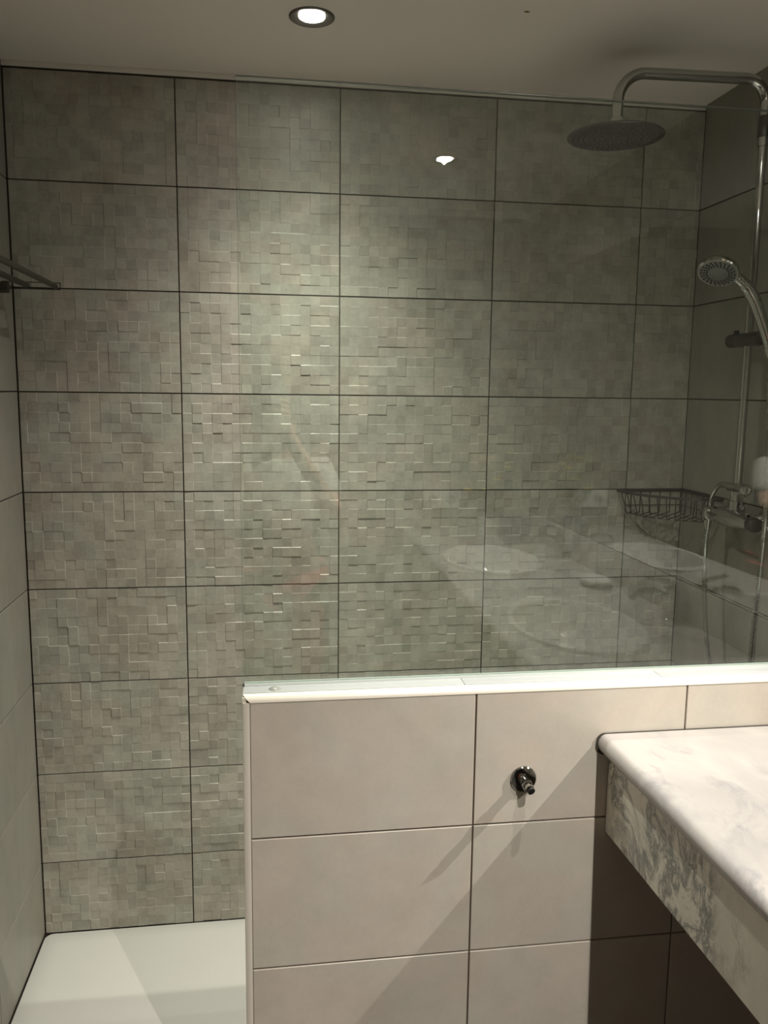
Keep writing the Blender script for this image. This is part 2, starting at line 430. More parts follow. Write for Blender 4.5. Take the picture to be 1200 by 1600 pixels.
# half wall
YB = -0.742
wh = struct(box('wall_front', XH+0.006, XR+0.0, YH+TH, YB, -0.045, ZH-0.004, M_grout_l))
hx = [(XH+0.0117, 0.9684), (0.9684, 1.3684), (1.3684, XR)]
hz = [(-0.045, 0.1876), (0.1876, 0.4376), (0.4376, 0.6876), (0.6876, 0.9390)]
lay(wh, hx, hz, lambda c, z: Matrix.Translation((c+J, YH+TH, z+J)), M_smooth_x)
# its shower face and its end face
hz2 = [(0.0, 0.2055), (0.2055, 0.4555), (0.4555, 0.7055), (0.7055, 0.946)]
lay(wh, [(0.9684, XH+0.010), (1.3684, 0.9684), (XR, 1.3684)], hz2,
    lambda c, z: Matrix.Translation((c-J, YB, z+J)) @ Matrix.Rotation(PI, 4, 'Z'), M_smooth)
# trims: quarter rounds along the top edge and down the end
def quarter(name, p0, p1, c_off, r, u, v, m, n=8, mitre0=0.0):
    """quarter-round bar from p0 to p1; u, v: outward directions of its two flat legs"""
    p0, p1, u, v = map(Vector, (p0, p1, u, v)); d = (p1-p0).normalized(); bm = bmesh.new(); rings = []
    for P, mt in ((p0, mitre0), (p1, 0.0)):
        ring = [bm.verts.new(P)]
        for i in range(n+1):
            a = PI/2*i/n; q = r*(math.cos(a)*u + math.sin(a)*v)
            ring.append(bm.verts.new(P + q - d*mt*q.dot(Vector((0, 0, 1)) if abs(d.z) < 0.5 else Vector((-1, 0, 0)))))
        rings.append(ring)
    a, b = rings; k = len(a)
    for i in range(k): bm.faces.new((a[i], a[(i+1) % k], b[(i+1) % k], b[i]))
    bm.faces.new(a[::-1]); bm.faces.new(b)
    return bm_obj(name, bm, m, None, angle=0.5)
R = 0.0125
t1 = quarter('trim_1', (XH+R+0.001, YH+R-0.001, ZH-R), (XR, YH+R-0.001, ZH-R), None, R, (0, -1, 0), (0, 0, 1), M_trim, mitre0=1.0)
struct(t1)
t2 = quarter('trim_2', (XH+R, YH+0.0025, ZH-R-0.0005), (XH+R, YH+0.0025, -0.045), None, R, (0, -0.22, 0), (-1, 0, 0), M_trim, mitre0=0.0)
struct(t2)
# rear vertical edge of the free end
t4 = quarter('trim_4', (XH+R, YB-R+0.004, ZH-R), (XH+R, YB-R+0.004, -0.045), None, R, (0, 1, 0), (-1, 0, 0), M_trim)
struct(t4)
struct(box('trim_6', XH+0.0002, XH+0.0065, YH+0.0025, YB-R+0.004, -0.045, ZH-0.004, M_trim))
# painted sill between trim and glass, with hairline butt joints
sills = [(XH+0.001, 0.9495), (0.9505, 1.322), (1.323, XR)]
sl = box('trim_5', XH+0.003, XR, YH+R+0.002, YB+0.001, ZH-0.0045, ZH-0.0006, M_grout_l); struct(sl)
for a, b in sills:
    box('sill_board', a, b, YH+R, YB, ZH-0.0035, ZH+0.0006, M_sill, sl, bevel=0.0003)

# ------------------------------------------------------------------ shower tray
def rounded_rect(x0, x1, y0, y1, r, n=6):
    P = []
    for cx, cy, a in ((x1-r, y1-r, 0), (x0+r, y1-r, PI/2), (x0+r, y0+r, PI), (x1-r, y0+r, 1.5*PI)):
        for i in range(n+1): P.append((cx+r*math.cos(a+PI/2*i/n), cy+r*math.sin(a+PI/2*i/n)))
    return P
bm = bmesh.new(); rings = []
for ins, z in ((0, -0.043), (0, -0.003), (0.0009, -0.001), (0.003, 0.0), (0.05, 0.0), (0.06, -0.0012), (0.30, -0.008)):
    rings.append([bm.verts.new((x, y, z)) for x, y in rounded_rect(0.003+ins, XR-0.003-ins, YB-(-0.004)-0.0+0.004*0+ins*0.9+0.0, -0.006-ins*0.9, max(0.022-ins*0.3, 0.01))])
for a, b in zip(rings, rings[1:]):
    k = len(a)
    for i in range(k): bm.faces.new((a[i], a[(i+1) % k], b[(i+1) % k], b[i]))
bm.faces.new(rings[-1]); bm.faces.new(rings[0][::-1])
tr = empty('shower_tray', (0.88, -0.37, -0.043)); thing(tr, 'white resin shower tray with rounded corner on the floor behind the half wall', 'shower tray')
bm_obj('basin', bm, M_tray, tr, angle=0.5)
# threshold board of the tray in the doorway left of the half wall
box('threshold', 0.003, XH-0.004, YH+0.002, YB+0.003, -0.043, 0.0, M_tray, tr, bevel=0.002)
lathe('drain_cover', [(0, 0.004), (0.05, 0.004), (0.057, 0.002), (0.058, -0.002)], M_chrome, tr, 32, (0.95, -0.37, -0.0075))
reloc(tr)

# ------------------------------------------------------------------ glass screen
gs = empty('glass_screen', (1.16, YG, ZH)); thing(gs, 'clear fixed glass shower screen standing on the tiled half wall', 'shower screen')
box('glass_pane', XH+0.0015, XR-0.002, YG-0.004, YG+0.004, ZH+0.002, 1.9585, M_glass, gs)
bm = bmesh.new()
add_box(bm, XH+0.003, XR-0.001, YG-0.0065, YG-0.0045, ZH+0.0006, ZH+0.0045)
add_box(bm, XH+0.003, XR-0.001, YG+0.0045, YG+0.0065, ZH+0.0006, ZH+0.0045)
bm_obj('glazing_bead', bm, plain('pale_bead', (0.62, 0.66, 0.63), 0.3), gs)
box('end_stop', XH-0.0003, XH+0.003, YG-0.008, YG+0.001, ZH+0.0006, ZH+0.004, M_rubber, gs, bevel=0.001)['label'] = 'small black rubber stop'
lathe('silicone_dab', [(0, 0.0035), (0.003, 0.003), (0.0055, 0.0015), (0.0065, 0)], M_silic, gs, 14, (0.6135, -0.7765, ZH+0.0006), scale=(1.7, 1.5, 1.2))['label'] = 'flattened blob of clear silicone'
m_e, nt_, N_, P_ = mat('polished_glass_edge'); P_.inputs['Base Color'].default_value = (0.30, 0.36, 0.31, 1); P_.inputs['Roughness'].default_value = 0.2; P_.inputs['Alpha'].default_value = 0.35
box('top_edge', XH+0.0015, XR-0.002, YG-0.004, YG+0.004, 1.9587, 1.9600, plain('dark_glass_edge', (0.10, 0.11, 0.09), 0.3), gs)['label'] = 'dark green polished top edge'
box('side_edge', XH+0.0004, XH+0.0013, YG-0.004, YG+0.004, ZH+0.005, 1.9600, m_e, gs)['label'] = 'pale green polished side edge'
reloc(gs)

# ------------------------------------------------------------------ downlights
def downlight(x, y, label):
    e = empty('ceiling_downlight', (x, y, ZC)); thing(e, label, 'ceiling light', 'recessed ceiling spotlights')
    lathe('bezel', [(0.047, 0.0), (0.0465, -0.002), (0.044, -0.0035), (0.036, -0.0025), (0.029, -0.0005), (0.0275, 0.0)], M_ring, e, 48, (x, y, ZC-0.0001))
    lathe('lens', [(0, -0.0035), (0.012, -0.0033), (0.021, -0.0026), (0.0255, -0.0012), (0.026, 0.0)], M_lens, e, 32, (x, y, ZC-0.0002))['label'] = 'glowing white lamp lens'
    reloc(e)
downlight(L1[0], L1[1], 'lit round spotlight with dark rim in the ceiling over the shower')
downlight(L2[0], L2[1], 'lit round spotlight whose reflection shows in the upper shower glass')
downlight(L3[0], L3[1], 'lit round spotlight in the ceiling over the near basin')

# ------------------------------------------------------------------ towel rack, left wall
tk = empty('towel_rack', (0.0, -0.40, 1.70)); thing(tk, 'chrome towel rack coloured dark for shade, on the left wall near the corner, its bars running forward', 'towel rack')
for x in (0.0592, 0.1215):
    tube('bar', [(x, -0.100, 1.700), (x, -0.700, 1.700)], 0.0066, M_shaded_chrome, tk, 14)
for y in (-0.100, -0.700):
    bm = bmesh.new()
    add_box(bm, 0.004, 0.134, y-0.0015, y+0.0015, 1.7062, 1.7082, 0.0004)
    add_box(bm, 0.004, 0.134, y-0.0015, y+0.0015, 1.6912, 1.6932, 0.0004)
    add_box(bm, 0.132, 0.134, y-0.0015, y+0.0015, 1.6912, 1.7082, 0.0004)
    bm_obj('end_frame', bm, M_shaded_chrome, tk)
    lathe('wall_post', [(0, 0), (0.0125, 0), (0.0125, 0.021), (0.0115, 0.0235), (0, 0.024)], M_shaded_chrome, tk, 24, (0.0005, y-0.018, 1.692), axis=(1, 0, 0))
reloc(tk)

# ------------------------------------------------------------------ shower column, right wall
YS = -0.358; XS = 1.712
sh = empty('shower_column', (XS, YS, 1.15)); thing(sh, 'chrome shower column with overhead arm and round rain head on the right wall', 'shower')
rb = 0.052; ra = 0.062; xh = 1.3660; za = 2.160
pts = [(XS, YS, 1.235), (XS, YS, za-rb)] + arc((XS-rb, YS, za-rb), rb, 0, PI/2, 10, (1, 0, 0), (0, 0, 1))[1:]
pts += arc((xh+ra, YS, za-ra-0.004), ra, PI/2, PI, 10, (1, 0, 0), (0, 0, 1)) + [(xh, YS, 2.052)]
tube('riser_pipe', [(XS, YS, 1.235), (XS, YS, 2.02)], 0.0092, M_chrome, sh, 20)
tube('overhead_arm', pts[1:2] and [(XS, YS, 2.02)] + pts[1:], 0.0118, M_chrome, sh, 20)
lathe('collar', [(0.0093, 0), (0.0135, 0.0005), (0.0138, 0.002), (0.0138, 0.044), (0.0125, 0.046), (0.0118, 0.0465)], M_dchrome, sh, 28, (XS, YS, 2.038))
lathe('wall_bracket', [(0.008, 0), (0.008, 0.035), (0.018, 0.036), (0.0195, 0.040), (0.0195, 0.046)], M_chrome, sh, 24, (XS+0.002, YS, 2.06), axis=(1, 0, 0))
# rain head: domed back, flat nozzle plate
HX, HY, HZ = 1.3640, YS, 2.0230
lathe('head_joint', [(0.0, 0.034), (0.0125, 0.034), (0.0135, 0.030), (0.0135, 0.020), (0.017, 0.012), (0.019, 0.004)], M_chrome, sh, 24, (HX+0.002, HY, HZ+0.004))
rh = lathe('rain_head', [(0, 0.0075), (0.03, 0.0072), (0.086, 0.004), (0.102, 0.0025), (0.104, 0.0), (0.103, -0.0025), (0.100, -0.0035), (0, -0.0035)], M_dchrome, sh, 64, (HX, HY, HZ))
bm = bmesh.new()
for k in range(1, 9):
    n = 6*k
    for i in range(n):
        a = 2*PI*i/n + 0.2*k; r_ = 0.0114*k
        add_lathe(bm, [(0, -0.0022), (0.0013, -0.002), (0.0018, 0.0)], 6, Matrix.Translation((HX+r_*math.cos(a), HY+r_*math.sin(a), HZ-0.0035)))
nz = bm_obj('nozzles', bm, plain('grey_rubber', (0.05, 0.05, 0.05), 0.6), rh); nz['kind'] = 'stuff'
# slider
tk2 = lathe('slider', [(0, 0), (0.013, 0.0), (0.0155, 0.003), (0.0160, 0.012), (0.0150, 0.030), (0.0150, 0.040), (0.0162, 0.044), (0.0168, 0.09), (0.0168, 0.120), (0.015, 0.128), (0, 0.130)],
             M_dchrome, sh, 28, (XS-0.001, -0.282, 1.595), axis=(0, -1, 0))
lathe('slider_knob', [(0, 0.010), (0.006, 0.010), (0.0065, 0.008), (0.0065, 0.0)], M_black, sh, 16, (XS, -0.305, 1.609))
# mixer body, unions, knobs
ZM = 1.176; XM = 1.700
lathe('mixer_body', [(0, 0), (0.0125, 0), (0.0145, 0.004), (0.0165, 0.02), (0.0195, 0.05), (0.0215, 0.075), (0.0215, 0.095), (0.0185, 0.13), (0.0150, 0.155), (0.0135, 0.165), (0, 0.166)],
      M_chrome, sh, 32, (XM, -0.272, ZM), axis=(0, -1, 0))
lathe('temperature_knob', [(0, 0), (0.0165, 0), (0.0185, 0.003), (0.0185, 0.026), (0.0165, 0.030), (0.0135, 0.032), (0, 0.032)], M_chrome, sh, 32, (XM, -0.246, ZM-0.001), axis=(0, -1, 0))
lathe('flow_knob', [(0, 0), (0.0135, 0), (0.0165, 0.004), (0.0172, 0.020), (0.0155, 0.028), (0, 0.031)], M_dchrome, sh, 32, (XM, -0.437, ZM), axis=(0, -1, 0))
for y in (YS+0.072, YS-0.072):
    lathe('wall_union', [(0.0115, 0), (0.0115, 0.022), (0.0125, 0.024), (0.026, 0.040), (0.0305, 0.046), (0.031, XR-XM-0.0005)], M_chrome, sh, 32, (XM, y, 1.184), axis=(1, 0, 0))
lathe('inlet_stub', [(0.0125, 0), (0.0125, 0.03), (0.0105, 0.032), (0.0105, 0.052), (0.0130, 0.053), (0.0130, 0.066), (0.0100, 0.067)], M_chrome, sh, 24, (XM+0.008, YS+0.002, ZM+0.012))
lathe('diverter', [(0, 0), (0.0095, 0.0), (0.0105, 0.002), (0.0115, 0.02), (0.0120, 0.055), (0.0140, 0.060), (0.0140, 0.074), (0.0120, 0.078), (0.0060, 0.079), (0, 0.076)],
      M_chrome, sh, 28, (XM+0.004, -0.335, 1.250), axis=(0, -1, 0))
tube('diverter_tail', [(XM+0.004, -0.392, 1.243), (XM+0.002, -0.402, 1.233), (XM, -0.415, 1.229)], [0.003, 0.004, 0.0035], M_chrome, sh, 12)
lv = spline([(XM, -0.262, 1.190), (XM, -0.266, 1.214), (XM, -0.282, 1.237), (XM, -0.305, 1.251), (XM, -0.335, 1.253), (XM+0.002, -0.352, 1.251)], 6)
tube('lever', lv, [0.0036 + 0.0042*min(1, i/(len(lv)-1)*1.3) for i in range(len(lv))], M_chrome, sh, 16)
lathe('hose_outlet', [(0.0085, 0), (0.0095, 0.001), (0.0095, 0.015), (0.0075, 0.017), (0.0075, 0.022)], M_chrome, sh, 18, (XM, -0.256, ZM-0.018), axis=(0, 0, -1))
reloc(sh)

# hand shower: handle in the holder, head tipped towards the room
hs = empty('hand_shower', (1.694, -0.450, 1.58)); thing(hs, 'chrome hand shower with black nozzles resting in the slider on the riser', 'hand shower')
hp = spline([(1.7065, -0.452, 1.568), (1.6985, -0.452, 1.592), (1.682, -0.451, 1.632), (1.664, -0.449, 1.672), (1.646, -0.446, 1.700), (1.622, -0.442, 1.722)], 6)
k = len(hp)
tube('handle', hp, [0.0098 + 0.0042*min(1, (i/(k-1))*1.6) - (0.002 if i > k-6 else 0) for i in range(k)], M_chrome, hs, 20)
nrm = Vector((-0.34, -0.36, -0.72)).normalized()
HC = Vector((1.5800, -0.440, 1.7350))
lathe('head', [(0, -0.020), (0.014, -0.019), (0.030, -0.014), (0.040, -0.006), (0.0440, 0.002), (0.0440, 0.006), (0.0415, 0.0085), (0, 0.0088)], M_chrome, hs, 40, HC, axis=nrm)
fp = lathe('spray_plate', [(0.0, 0.0012), (0.019, 0.0012), (0.020, 0.0006), (0.0385, 0.0006), (0.0400, -0.001)], M_greyface, hs, 40, HC+nrm*0.0088, axis=nrm)
n1, n2 = frame_of(nrm); bm = bmesh.new(); q = Vector((0, 0, 1)).rotation_difference(nrm).to_matrix().to_4x4()
for i in range(22):
    for kk, r_ in enumerate((0.0235, 0.0290, 0.0345)):
        a = 2*PI*i/22 + 0.06*kk
        P = HC + nrm*0.0094 + r_*(math.cos(a)*n1 + math.sin(a)*n2)
        add_lathe(bm, [(0.0019, 0), (0.0017, 0.0016), (0, 0.0018)], 6, Matrix.Translation(P) @ q)
nz = bm_obj('nozzles', bm, M_rubber, fp); nz['kind'] = 'stuff'
lathe('spray_selector', [(0.004, -0.006), (0.0055, 0.0), (0.005, 0.006), (0, 0.008)], M_chrome, hs, 14, HC + Vector((0.041, -0.012, -0.019)), axis=(0.5, -0.3, -0.6))
lathe('handle_nut', [(0.0085, 0), (0.0115, 0.001), (0.0110, 0.014), (0.0085, 0.026), (0, 0.0265)], M_chrome, hs, 18, hp[0]+Vector((-0.002, 0, 0.006)), axis=(hp[0]-hp[5]))
reloc(hs)

# hose: ribbed metal, from under the mixer down behind the half wall and up to the handle
hpth = spline([(1.700, -0.256, 1.136), (1.699, -0.253, 1.085), (1.700, -0.259, 1.010), (1.700, -0.277, 0.902), (1.700, -0.302, 0.822), (1.700, -0.335, 0.765),
               (1.699, -0.385, 0.728), (1.699, -0.435, 0.745), (1.699, -0.470, 0.800), (1.699, -0.481, 0.855), (1.699, -0.486, 0.975), (1.700, -0.492, 1.110),
               (1.700, -0.494, 1.211), (1.701, -0.486, 1.353), (1.703, -0.468, 1.480), (1.7125, -0.453, 1.545)], 24)
bm = bmesh.new()
cum = [0.0]
for a, b in zip(hpth, hpth[1:]): cum.append(cum[-1]+(b-a).length)
tot = cum[-1]; step = 0.00138; n_ = int(tot/step); dense = []; j = 0
for i in range(n_+1):
    s = i*tot/n_
    while j < len(cum)-2 and cum[j+1] < s: j += 1
    t = (s-cum[j])/max(1e-9, cum[j+1]-cum[j]); dense.append(hpth[j].lerp(hpth[j+1], t))
add_tube(bm, dense, [0.0066 if i % 4 in (0, 1) else 0.0046 for i in range(len(dense))], 10)
ho = bm_obj('shower_hose', bm, M_chrome, None); thing(ho, 'ribbed chrome shower hose hanging in a loop from the mixer', 'hose')

# ------------------------------------------------------------------ wire corner basket
bk = empty('corner_basket', (1.7605, 0.0, 1.15)); thing(bk, 'dark wire corner basket fixed in the shower corner beside the mixer', 'basket')
ZB = 1.2025; CX, CY = 1.7555, -0.0085
def front(t, r, z):      # shallow bow from the back-wall tip to the right-wall tip
    a = t*PI/2
    return Vector((CX-0.188*r*math.cos(a), CY-0.215*r*math.sin(a), z))
bm = bmesh.new()
def flat_bar(bm, pts, hw, ht):
    pts = [Vector(p) for p in pts]; rings = []
    for i, p in enumerate(pts):
        t = (pts[min(i+1, len(pts)-1)]-pts[max(i-1, 0)]); t.z = 0; t.normalize(); n = Vector((-t.y, t.x, 0))
        rings.append([bm.verts.new(p + a*hw*n + Vector((0, 0, b*ht))) for a, b in ((-1, -1), (1, -1), (1, 1), (-1, 1))])
    for a, c in zip(rings, rings[1:]):
        for j in range(4): bm.faces.new((a[j], a[(j+1) % 4], c[(j+1) % 4], c[j]))
    bm.faces.new(rings[0][::-1]); bm.faces.new(rings[-1])
flat_bar(bm, [front(i/20, 1, ZB) for i in range(21)], 0.0018, 0.0034)
flat_bar(bm, [(CX-0.188, CY, ZB), (CX, CY, ZB)], 0.0018, 0.0034)
flat_bar(bm, [(CX, CY, ZB), (CX, CY-0.215, ZB)], 0.0018, 0.0034)
bm_obj('rim', bm, M_dchrome, bk, angle=0.5)
# each wire drops from the rim at the walls, runs across the floor and rises in front
ZF = 1.142
M_wire = plain('dark_wire', (0.07, 0.068, 0.06), 0.35, metal=0.6)
nw = 13
for i in range(1, nw):
    t = i/nw
    f1 = front(t, 1, ZB-0.003); f0 = front(t, 0.90, ZF)
    d = min(CX-0.003-f0.x, CY-0.003-f0.y)          # run along the bisector to whichever wall comes first
    b0 = Vector((f0.x+d, f0.y+d, ZF)); b1 = Vector((b0.x, b0.y, ZB-0.003))
    tube('wire', [f1, f0.lerp(f1, 0.08), f0, b0, b0.lerp(b1, 0.08), b1], 0.0014, M_wire, bk, 6)
bm = bmesh.new()
for i in range(4):          # two thin cross wires under the floor and two along the walls
    if i < 2: P = [front(j/10, 0.80-0.32*i, ZF-0.0025) for j in range(11)]
    elif i == 2: P = [(CX-0.165, CY-0.003, ZF+0.02), (CX, CY-0.003, ZF+0.02)]
    else: P = [(CX-0.003, CY, ZF+0.02), (CX-0.003, CY-0.165, ZF+0.02)]
    add_tube(bm, P, 0.0012, 6)
bm_obj('cross_wire', bm, M_wire, bk)
reloc(bk)

# ------------------------------------------------------------------ vanity worktop
SK = 0.014
def sk(x, y): return x + (SK*(YH-y) if x < 1.5 else 0)
Y0 = YH-0.0025; Y1 = YR+0.004
vn = empty('vanity_worktop', (1.48, -1.9, 0.66)); thing(vn, 'white grey veined marble vanity top with deep front panel against the half wall', 'vanity top')
def ext_profile(prof, ya, yb, endcut=None):
    bm = bmesh.new(); A = [bm.verts.new((sk(x, ya), ya, z)) for x, z in prof]; B = [bm.verts.new((sk(x, yb), yb, z)) for x, z in prof]
    k = len(A)
    for i in range(k): bm.faces.new((A[i], A[(i+1) % k], B[(i+1) % k], B[i]))
    bm.faces.new(A[::-1]); bm.faces.new(B); return bm
XN = 1.1985
r_ = 0.018
prof = [(XR-0.001, ZK), (XN+0.016, ZK)] + [(XN+0.016-0.016*math.sin(a), ZK-r_+r_*math.cos(a)) for a in [PI*i/12 for i in range(1, 13)]] + [(XR-0.001, ZK-0.036)]
bm = ext_profile(prof, Y0, Y1)
slab = bm_obj('slab', bm, M_marble, None, angle=0.5)
# cut the two bowls out
BAS = [(1.420, -1.390), (1.430, -2.26)]; AX, AY = 0.175, 0.265
cut = bmesh.new()
for cx, cy in BAS:
    add_lathe(cut, [(0, -0.08), (1, -0.08), (1, 0.05), (0, 0.05)], 64, Matrix.Translation((cx, cy, ZK)) @ Matrix.Diagonal((AX-0.012, AY-0.012, 1, 1)))
cutter = bm_obj('cutter', cut, None)
md = slab.modifiers.new('holes', 'BOOLEAN'); md.operation = 'DIFFERENCE'; md.object = cutter; md.solver = 'EXACT'
dg = bpy.context.evaluated_depsgraph_get(); me = bpy.data.meshes.new_from_object(slab.evaluated_get(dg))
slab.modifiers.clear(); slab.data = me; bpy.data.objects.remove(cutter)
slab.parent = vn
bm = ext_profile([(1.2215, ZK-0.036), (1.2215, 0.661), (1.2415, 0.661), (1.2415, ZK-0.036)], Y0, Y1)
bm_obj('front_panel', bm, M_marble_f, vn)['label'] = 'deep marble front panel with grey green veins'
bm = bmesh.new()
prof2 = [(x, z) for x, z in prof]
A = [bm.verts.new((x-0.0035 if x < 1.25 else x, YH-0.0032, z+(0.0012 if z > ZK-0.01 else (-0.004 if x < 1.25 else 0)))) for x, z in prof2]
B = [bm.verts.new((v.co.x, YH-0.0006, v.co.z)) for v in A]
k = len(A)
for i in range(k): bm.faces.new((A[i], A[(i+1) % k], B[(i+1) % k], B[i]))
bm.faces.new(A[::-1]); bm.faces.new(B)
bm_obj('sealant', bm, M_seal, vn)['label'] = 'dark line of sealant at the tiles'
box('splashback', XR-0.020, XR-0.0015, Y1, Y0, ZK+0.0003, 0.952, M_marble, vn, bevel=0.002)
reloc(vn)
for i, (cx, cy) in enumerate(BAS):
    e = empty('wash_basin', (cx, cy, ZK)); thing(e, ['white oval wash basin set in the marble top near the half wall', 'white oval wash basin set in the far end of the marble top'][i], 'basin', 'oval basins in the vanity top')
    lathe('bowl', [(1.0, 0.0005), (0.99, 0.008), (0.955, 0.012), (0.90, 0.009), (0.87, -0.004), (0.80, -0.05), (0.62, -0.10), (0.35, -0.128), (0.12, -0.134), (0, -0.135),
                   (0, -0.142), (0.36, -0.136), (0.64, -0.108), (0.82, -0.058), (0.90, -0.01), (0.92, 0.0)], M_china, e, 64, (cx, cy, ZK+0.0003), scale=(AX, AY, 1))
    lathe('waste', [(0, 0.002), (0.018, 0.002), (0.021, 0)], M_chrome, e, 24, (cx, cy, ZK-0.1335))
    reloc(e)
    t = empty('basin_tap', (XR-0.06, cy-0.03, ZK)); thing(t, ['chrome single lever tap behind the near oval basin', 'chrome single lever tap behind the far oval basin'][i], 'tap', 'basin taps')
    bx = XR-0.055
    lathe('tap_body', [(0.024, 0), (0.024, 0.004), (0.019, 0.008), (0.0185, 0.08), (0.016, 0.095), (0, 0.098)], M_chrome, t, 28, (bx, cy-0.03, ZK+0.0003))
    tube('spout', spline([(bx-0.005, cy-0.03, ZK+0.06), (bx-0.05, cy-0.03, ZK+0.082), (bx-0.10, cy-0.03, ZK+0.078), (bx-0.115, cy-0.03, ZK+0.060)], 5), 0.0105, M_chrome, t, 16)
    tube('tap_lever', [(bx, cy-0.03, ZK+0.100), (bx-0.02, cy-0.03, ZK+0.112), (bx-0.075, cy-0.03, ZK+0.120)], [0.010, 0.007, 0.005], M_chrome, t, 12)
    reloc(t)
sd = lathe('soap_dish', [(0, 0.004), (0.040, 0.006), (0.058, 0.018), (0.062, 0.024), (0.060, 0.024), (0.050, 0.014), (0, 0.010)], M_china, None, 32, (1.655, -1.835, ZK+0.0003), scale=(0.8, 1.15, 1))
thing(sd, 'small white oval soap dish on the marble between the basins', 'dish')
struct(box('trim_7', XR-0.010, XR-0.001, YR+0.02, -1.00, 0.956, 1.95, M_mirror))
mr = bpy.data.objects['trim_7']; mr.name = 'wall_mirror'; del mr['kind']; thing(mr, 'large frameless mirror on the wall over the marble top', 'mirror')

# plant and box at the far end of the worktop
pt = empty('potted_plant', (1.57, -2.80, ZK)); thing(pt, 'yellow flowering plant in a white pot at the far end of the worktop', 'plant')
lathe('pot', [(0, 0), (0.045, 0), (0.055, 0.09), (0.06, 0.095), (0.055, 0.095), (0.05, 0.08), (0, 0.08)], M_china, pt, 24, (1.57, -2.80, ZK+0.0003))
M_leaf = plain('leaf_green', (0.05, 0.10, 0.03), 0.5); M_flower = plain('flower_yellow', (0.65, 0.50, 0.10), 0.6)
rg = random.Random(3); bl = bmesh.new(); bf = bmesh.new()
for i in range(26):
    a = rg.uniform(0, 2*PI); s = rg.uniform(0.03, 0.13); h = rg.uniform(0.18, 0.36)
    b0 = Vector((1.57, -2.80, ZK+0.07)); tip = Vector((1.57+s*math.cos(a), -2.80+s*math.sin(a), ZK+h))
    mid = b0.lerp(tip, 0.5)+Vector((0, 0, 0.04))
    add_tube(bl, spline([b0, mid, tip], 4), 0.0018, 5)
    for _ in range(3):
        c = b0.lerp(tip, rg.uniform(0.3, 0.8)); d = Vector((rg.uniform(-1, 1), rg.uniform(-1, 1), rg.uniform(-0.2, 0.6))).normalized(); n, _b = frame_of(d)
        v = [bl.verts.new(c), bl.verts.new(c+d*0.03+n*0.012), bl.verts.new(c+d*0.07), bl.verts.new(c+d*0.03-n*0.012)]; bl.faces.new(v)
    for _ in range(5):
        a2 = rg.uniform(0, 2*PI); d = Vector((math.cos(a2), math.sin(a2), 0.4)).normalized(); n, _b = frame_of(d)
        v = [bf.verts.new(tip), bf.verts.new(tip+d*0.014+n*0.009), bf.verts.new(tip+d*0.027), bf.verts.new(tip+d*0.014-n*0.009)]; bf.faces.new(v)
o = bm_obj('foliage', bl, M_leaf, pt); o['kind'] = 'stuff'
o = bm_obj('blossom', bf, M_flower, pt); o['kind'] = 'stuff'
reloc(pt)
tb = empty('tissue_box', (1.63, -2.62, ZK)); thing(tb, 'dark violet tissue box on the marble beside the potted plant', 'box')
box('carton', 1.58, 1.68, -2.68, -2.56, ZK+0.0003, ZK+0.11, plain('violet_card', (0.10, 0.09, 0.16), 0.6), tb, bevel=0.003)
box('slot', 1.605, 1.655, -2.635, -2.605, ZK+0.1095, ZK+0.1112, M_black, tb)
reloc(tb)
# double socket on the rear wall
so = empty('wall_socket', (1.40, YR, 0.98)); thing(so, 'white double wall socket on the rear wall beside the worktop', 'socket')
box('plate', 1.315, 1.485, YR+0.0002, YR+0.010, 0.94, 1.025, M_china, so, bevel=0.003)
for x in (1.358, 1.442):
    lathe('outlet', [(0.022, 0.0), (0.021, 0.0015), (0.018, 0.0010), (0.0175, 0.0002), (0, 0.0002)], M_greyface, so, 24, (x, YR+0.010, 0.9825), axis=(0, 1, 0))
reloc(so)

# ------------------------------------------------------------------ capped angle valve on the half wall
vx, vz = 1.0600, 0.7722
va = empty('angle_valve', (vx, YH, vz)); thing(va, 'small chrome stop valve with round rosette sticking out of the half wall', 'valve')
lathe('rosette', [(0.0245, 0.0), (0.0245, 0.0025), (0.0225, 0.0048), (0.012, 0.0062), (0.0, 0.0064)], M_chrome, va, 40, (vx, YH, vz), axis=(0, -1, 0))
lathe('stem', [(0.0085, 0.0), (0.0085, 0.010), (0.0068, 0.0105), (0.0068, 0.0145)], M_chrome, va, 20, (vx+0.000, YH-0.005, vz-0.001), axis=(0.06, -1, -0.06))
bm = bmesh.new(); q = Vector((0, 0, 1)).rotation_difference(Vector((0.05, -1, -0.06)).normalized()).to_matrix().to_4x4()
add_lathe(bm, [(0, 0), (0.0098, 0), (0.0108, 0.0015), (0.0108, 0.007), (0.0098, 0.0085), (0, 0.0085)], 6, Matrix.Translation((vx+0.0008, YH-0.017, vz-0.002)) @ q)
bm_obj('hex_nut', bm, M_chrome, va)
lathe('spigot', [(0.0, 0.0), (0.0072, 0.0), (0.0072, 0.005), (0.0062, 0.0055), (0.0078, 0.006), (0.0078, 0.010), (0.0068, 0.0108), (0.0, 0.0108)], M_chrome, va, 20, (vx+0.0012, YH-0.0255, vz-0.0026), axis=(0.05, -1, -0.08))
lathe('plug', [(0.0062, 0), (0.0070, 0.001), (0.0068, 0.0055), (0, 0.006)], M_rubber, va, 18, (vx+0.0018, YH-0.0360, vz-0.0034), axis=(0.25, -1, -0.35))
reloc(va)

